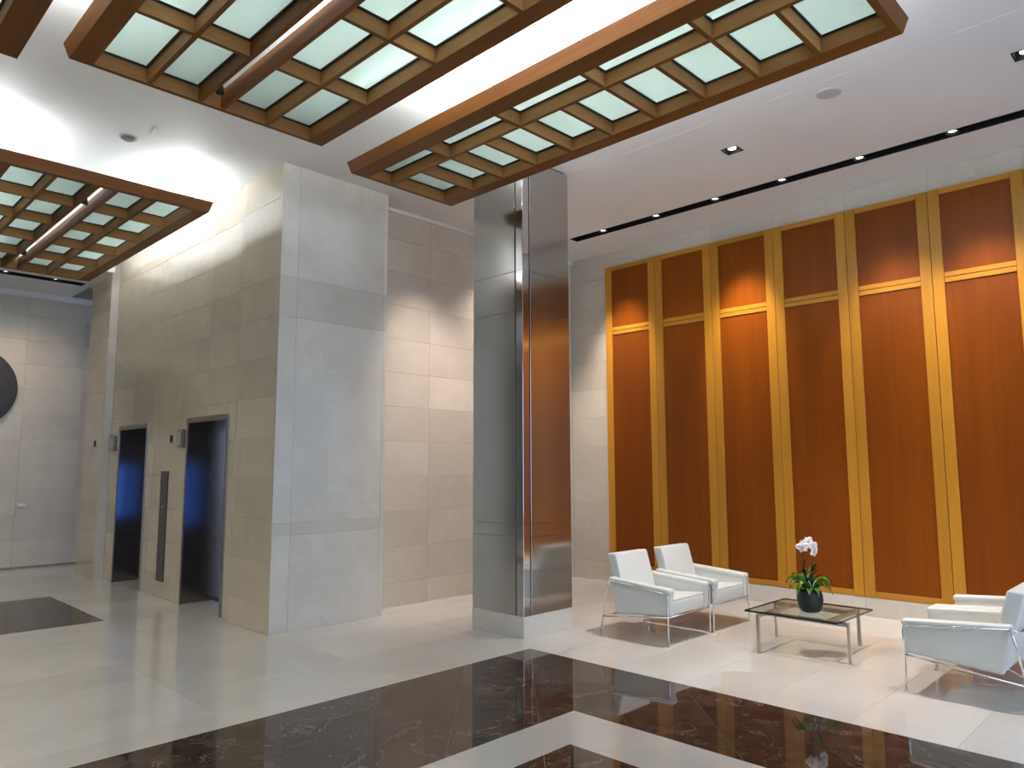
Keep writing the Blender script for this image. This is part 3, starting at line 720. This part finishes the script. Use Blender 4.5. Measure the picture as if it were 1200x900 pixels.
# ------------------------------------------------------------------ armchairs
def soft(bm_fn, name, mat, parent, bev=0.022, seg=4):
    bm = bmesh.new(); bm_fn(bm)
    bmesh.ops.recalc_face_normals(bm, faces=bm.faces[:])
    bmesh.ops.bevel(bm, geom=bm.edges[:], offset=bev, segments=seg, profile=0.5, affect='EDGES')
    return bm_obj(name, bm, mat, parent, True)
def prism_x(bm, x0, x1, prof):
    """profile in (y,z) extruded along x"""
    a = [bm.verts.new((x0, y, z)) for y, z in prof]; b = [bm.verts.new((x1, y, z)) for y, z in prof]
    n = len(prof); bm.faces.new(a); bm.faces.new(b[::-1])
    for k in range(n): bm.faces.new((a[k], b[k], b[(k + 1) % n], a[(k + 1) % n]))
def armchair(name, label, loc, rz):
    """front faces -y; origin on the floor under the middle of the seat"""
    t = thing(name, label, 'chair', loc, 'white armchairs around the glass table')
    W, AW = 0.352, 0.082
    for s in (-1, 1):
        xa, xb = sorted((s * (W - .010), s * (W - AW)))
        soft(lambda b: prism_x(b, xa, xb, [(-.385, .492), (-.385, .262), (.225, .208), (.295, .538)]), 'armrest', M['leather'], t, 0.018)
        # rounded pad along the arm top, a little proud of the side
        xo, xp = sorted((s * (W + .004), s * (W - AW - .006)))
        soft(lambda b: prism_x(b, xo, xp, [(-.392, .497), (-.392, .447), (.285, .497), (.295, .545)]), 'arm_pad', M['leather'], t, 0.020)
    wi = W - AW
    soft(lambda b: prism_x(b, -wi + .001, wi - .001, [(-.375, .385), (-.375, .262), (.215, .212), (.225, .335)]), 'seat', M['leather'], t, 0.016)
    soft(lambda b: prism_x(b, -wi + .004, wi - .004, [(-.372, .405), (-.372, .375), (.20, .325), (.20, .365)]), 'seat_cushion', M['leather'], t, 0.014)
    soft(lambda b: prism_x(b, -wi + .001, wi - .001, [(.14, .33), (.225, .215), (.375, .755), (.265, .765)]), 'backrest', M['leather'], t, 0.02)
    R = 0.0085
    for s in (-1, 1):
        x = s * (W + .012)
        # continuous side tube: foot, front leg, arm rail, rear leg
        def arc(a, b, c, n=5):
            a, b, c = map(Vector, (a, b, c)); return [(a * (1 - u) + b * u) * (1 - u) + (b * (1 - u) + c * u) * u for u in [i / n for i in range(n + 1)]]
        pts = [(x, -.375, 0.004), (x, -.375, .40)] + [tuple(p) for p in arc((x, -.375, .42), (x, -.375, .456), (x, -.335, .459))]
        tube('front_leg', pts, R, M['chrome'], t)
        tube('arm_rail', [(x, -.335, .459), (x, .283, .522)], R, M['chrome'], t)
        tube('rear_leg', [(x, .283, .522), (x, .30, .47), (x, .39, 0.004)], R, M['chrome'], t)
        tube('side_stretcher', [(x, -.375, .252), (x, .357, .168)], R * .85, M['chrome'], t)
        for y in (-.375, .389):
            bm = bmesh.new(); add_lathe(bm, [(.012, 0), (.012, .006), (.009, .010)], x, y, 0, 12); bm_obj('foot', bm, M['satin'], t)
    tube('front_stretcher', [(-W - .012, -.375, .252), (W + .012, -.375, .252)], R * .85, M['chrome'], t)
    tube('rear_stretcher', [(-W - .012, .357, .168), (W + .012, .357, .168)], R * .85, M['chrome'], t)
    for s in (-1, 1):
        tube('seat_strut', [(s * .2, -.37, .252), (s * .2, -.33, .29)], R * .7, M['chrome'], t, 8)
        tube('seat_strut', [(s * .2, .357, .168), (s * .2, .20, .235)], R * .7, M['chrome'], t, 8)
    bm = bmesh.new(); add_tube(bm, [(-W - .012, .285, .52), (-W + .05, .33, .50), (W - .05, .33, .50), (W + .012, .285, .52)], R, 10); bm_obj('back_rail', bm, M['chrome'], t, True)
    t.rotation_euler = (0, 0, rz)
    return t
armchair('armchair', 'white armchair with chrome legs, left of the glass table and nearest the steel column', (6.170, 4.130, 0), 0)
armchair('armchair', 'white armchair between another armchair and the wood panelling, left of the glass table', (6.970, 4.130, 0), 0)
armchair('armchair', 'white armchair seen from its side, right of the glass table, nearer the dark floor', (6.250, 1.450, 0), math.pi)
armchair('armchair', 'mostly hidden armchair right of the table, between an armchair and the wood panelling', (7.010, 1.450, 0), math.pi)

# ------------------------------------------------------------------ glass table with pinwheel steel frame
TX, TY = 6.605, 2.815
tb = thing('coffee_table', 'low square glass coffee table on a satin steel pinwheel frame', 'table', (TX, TY, 0))
bm = bmesh.new(); g = 0.405
add_box(bm, -g, g, -g, g, 0.326, 0.341)
bmesh.ops.bevel(bm, geom=[e for e in bm.edges], offset=0.0015, segments=1, affect='EDGES')
o = bm_obj('glass_top', bm, M['glass'], tb); o.data.materials.append(M['glass_edge'])
for p in o.data.polygons:
    if abs(p.normal.z) < 0.8: p.material_index = 1
for k in range(4):
    r = Matrix.Rotation(-math.pi / 2 * k, 4, 'Z')
    bm = bmesh.new(); add_box(bm, -.443, -.427, .250, .280, 0.0, 0.325)
    bmesh.ops.bevel(bm, geom=bm.edges[:], offset=0.0015, segments=1, affect='EDGES'); bmesh.ops.transform(bm, matrix=r, verts=bm.verts[:])
    bm_obj('leg', bm, M['satin'], tb)
    bm = bmesh.new(); add_box(bm, -.425, .255, .258, .274, 0.290, 0.325); bmesh.ops.transform(bm, matrix=r, verts=bm.verts[:])
    bm_obj('beam', bm, M['satin'], tb)

# ------------------------------------------------------------------ potted orchid
PX, PY, PZ = 6.515, 2.76, 0.3415
pl = thing('potted_orchid', 'white orchid with broad green leaves in a round charcoal pot on the glass table', 'plant', (PX, PY, PZ))
bm = bmesh.new()
add_lathe(bm, [(.066, 0), (.082, .012), (.100, .06), (.108, .10), (.104, .145), (.094, .178), (.088, .180), (.084, .160)], 0, 0, 0, 40)
for i, v in enumerate(bm.verts):       # shallow vertical ribs
    a = math.atan2(v.co.y, v.co.x); s = 1 + 0.012 * math.cos(a * 20); v.co.x *= s; v.co.y *= s
bm_obj('pot', bm, M['pot'], pl, True)
bm = bmesh.new(); add_lathe(bm, [(.083, .150), (.083, .162), (.05, .172), (.01, .176)], 0, 0, 0, 20); bm_obj('mulch', bm, M['soil'], pl)
def leaf_mesh(L, Wd, rise, droop, ang, twist, z0=.165, r0=.02, n=8):
    bm = bmesh.new(); rows = []
    for i in range(n + 1):
        u = i / n; r = r0 + L * (u - 0.12 * u * u); z = z0 + rise * math.sin(u * 2.1) - droop * u * u
        wd = Wd * math.sin(math.pi * (0.10 + 0.90 * u) ** 0.85) + 0.003 * (1 - u)
        row = []
        for j, (k, dz) in enumerate(((-1, .010), (-.5, .003), (0, -.004), (.5, .003), (1, .010))):
            s = k * wd; row.append(bm.verts.new((r * math.cos(ang) - s * math.sin(ang), r * math.sin(ang) + s * math.cos(ang), z + dz + twist * s)))
        rows.append(row)
    for a, b in zip(rows, rows[1:]):
        for k in range(4): bm.faces.new((a[k], a[k + 1], b[k + 1], b[k]))
    bmesh.ops.solidify(bm, geom=bm.faces[:], thickness=0.0016)
    return bm
rnd = random.Random(3)
ri = math.atan2(RIGHT.y, RIGHT.x)
for (da, L, Wd, rise, droop) in ((0.1, .20, .036, .12, .085), (0.5, .17, .034, .12, .05), (-0.45, .19, .036, .10, .10), (3.1, .18, .036, .12, .085), (2.6, .16, .034, .13, .05), (3.6, .18, .038, .10, .12),
                                 (-1.4, .13, .034, .09, .11), (-0.9, .15, .034, .12, .06), (-2.0, .14, .034, .08, .09), (1.5, .15, .034, .13, .05), (2.0, .14, .03, .15, .03), (1.0, .15, .03, .15, .03),
                                 (0.25, .21, .044, .15, .06), (-.15, .20, .040, .16, .075), (2.85, .20, .044, .15, .055), (3.35, .19, .040, .15, .09), (-.6, .17, .042, .15, .05), (2.3, .17, .04, .16, .03), (-2.5, .16, .04, .14, .08)):
    bm_obj('leaf', leaf_mesh(L, Wd, rise, droop, ri + da + rnd.uniform(-.08, .08), rnd.uniform(-.3, .3)), M['leaf'], pl, True)
fwv = Vector((FWD.x, FWD.y, 0)).normalized(); rtv = Vector((RIGHT.x, RIGHT.y, 0)).normalized()
def at(r, z, f=0.0): return tuple(rtv * r + fwv * f + Vector((0, 0, z)))
tube('stem', [at(-.01, .16), at(-.03, .28), at(-.050, .40), at(-.045, .50), at(-.02, .565), at(.01, .585)], [.005, .0045, .004, .0035, .003, .0025], M['stem'], pl, 8)
tube('stem', [at(.01, .16), at(.012, .27), at(.022, .36), at(.04, .45), at(.045, .52), at(.03, .555)], [.005, .0045, .004, .0035, .003, .0025], M['stem'], pl, 8)
tube('support_stick', [at(-.005, .15, .01), at(-.035, .46, .01)], .0035, M['stem'], pl, 8)
# dark small leaves and buds along the stems
def small_leaf(c, d, L, Wd, mat, name):
    c, d = Vector(c), Vector(d).normalized(); s = d.cross(Vector((0, 0, 1)));
    s = s.normalized() if s.length > .01 else Vector((1, 0, 0)); n = s.cross(d); bm = bmesh.new(); rows = []
    for i in range(6):
        u = i / 5; wd = Wd * math.sin(math.pi * min(1, .06 + .94 * u)) + .001
        p = c + d * L * u + n * (0.25 * L * u * (1 - u))
        rows.append([bm.verts.new(p - s * wd), bm.verts.new(p - n * .002), bm.verts.new(p + s * wd)])
    for a, b in zip(rows, rows[1:]):
        for k in range(2): bm.faces.new((a[k], a[k + 1], b[k + 1], b[k]))
    bmesh.ops.solidify(bm, geom=bm.faces[:], thickness=0.0012)
    return bm_obj(name, bm, mat, pl, True)
for (r, z, f, dr, dz, df, L, Wd) in ((-.02, .26, 0, -1, .15, -.2, .085, .018), (-.03, .29, 0, -1, -.1, .3, .08, .017), (.015, .30, 0, .7, .7, -.3, .085, .02), (.02, .34, 0, .9, .4, .2, .06, .018),
                                     (.03, .41, 0, .4, .8, -.2, .06, .017), (.03, .40, 0, .8, -.3, 0, .05, .016), (-.045, .36, 0, .5, .8, -.3, .06, .014), (0, .22, -.02, -.4, .9, -.4, .09, .02), (.01, .22, -.02, .4, .9, -.4, .09, .02), (-.01, .20, -.03, 0, 1, -.6, .1, .022),
                                     (-.02, .25, .02, -.5, .8, .2, .10, .026), (.01, .27, -.02, .5, .9, -.2, .10, .026), (.025, .33, 0, .3, .9, -.3, .09, .024), (.03, .36, .01, .7, .5, .3, .075, .022), (-.035, .30, .0, -.3, .9, -.2, .085, .020), (-.04, .38, 0, .2, 1, -.2, .08, .016), (0, .24, -.04, 0, 1, -.2, .11, .024), (.03, .28, -.02, .8, .5, -.2, .085, .022)):
    small_leaf(at(r, z, f), rtv * dr + fwv * df + Vector((0, 0, dz)), L, Wd, M['leaf_dark'], 'small_leaf')
small_leaf(at(-.005, .33, -.02), rtv * .2 - fwv * .3 + Vector((0, 0, 1)), .07, .016, M['leaf'], 'bud')
for s in (-.35, .25): small_leaf(at(0, .17, -.05), rtv * s - fwv * .25 + Vector((0, 0, 1)), .12, .007, M['petal'], 'pale_blade')
def flower(c, facing, size, roll):
    c = Vector(c); f = Vector(facing).normalized(); s = f.cross(Vector((0, 0, 1))).normalized(); u_ = s.cross(f)
    bm = bmesh.new()
    for k, (a, L, Wd) in enumerate(((0, .9, .30), (2 * math.pi / 5 * 1, 1.05, .52), (2 * math.pi / 5 * 2, .9, .32), (2 * math.pi / 5 * 3, .9, .32), (2 * math.pi / 5 * 4, 1.05, .52))):
        a += roll; d = u_ * math.cos(a) + s * math.sin(a); e = -u_ * math.sin(a) + s * math.cos(a); rows = []
        for i in range(6):
            t_ = i / 5; wd = size * Wd * math.sin(math.pi * (.08 + .88 * t_)) ** .7
            p = c + d * size * L * t_ + f * size * (.25 * t_ * (1 - t_) - .06 * (k % 2))
            rows.append([bm.verts.new(p - e * wd + f * .002), bm.verts.new(p), bm.verts.new(p + e * wd + f * .002)])
        for p, q in zip(rows, rows[1:]):
            for j in range(2): bm.faces.new((p[j], p[j + 1], q[j + 1], q[j]))
    bmesh.ops.solidify(bm, geom=bm.faces[:], thickness=0.001)
    o = bm_obj('flower', bm, M['petal'], pl, True)
    bm = bmesh.new(); bmesh.ops.create_icosphere(bm, subdivisions=2, radius=size * .14, matrix=Matrix.Translation(c + f * size * .12)); bm_obj('flower_heart', bm, M['heart'], o, True)
for (r, z, f, fr, ff, fz, s, ro) in ((-.052, .555, -.02, -.35, -1, .0, .055, .2), (.000, .600, -.01, .1, -1, .15, .050, .5), (.034, .565, -.03, .4, -1, .05, .050, .1), (.048, .515, -.02, .5, -1, -.1, .048, .7), (-.035, .585, .02, -.3, .6, .3, .045, .3), (.02, .57, .03, .3, 1, .0, .046, .9)):
    flower(at(r, z, f), rtv * fr + fwv * ff + Vector((0, 0, fz)), s, ro)
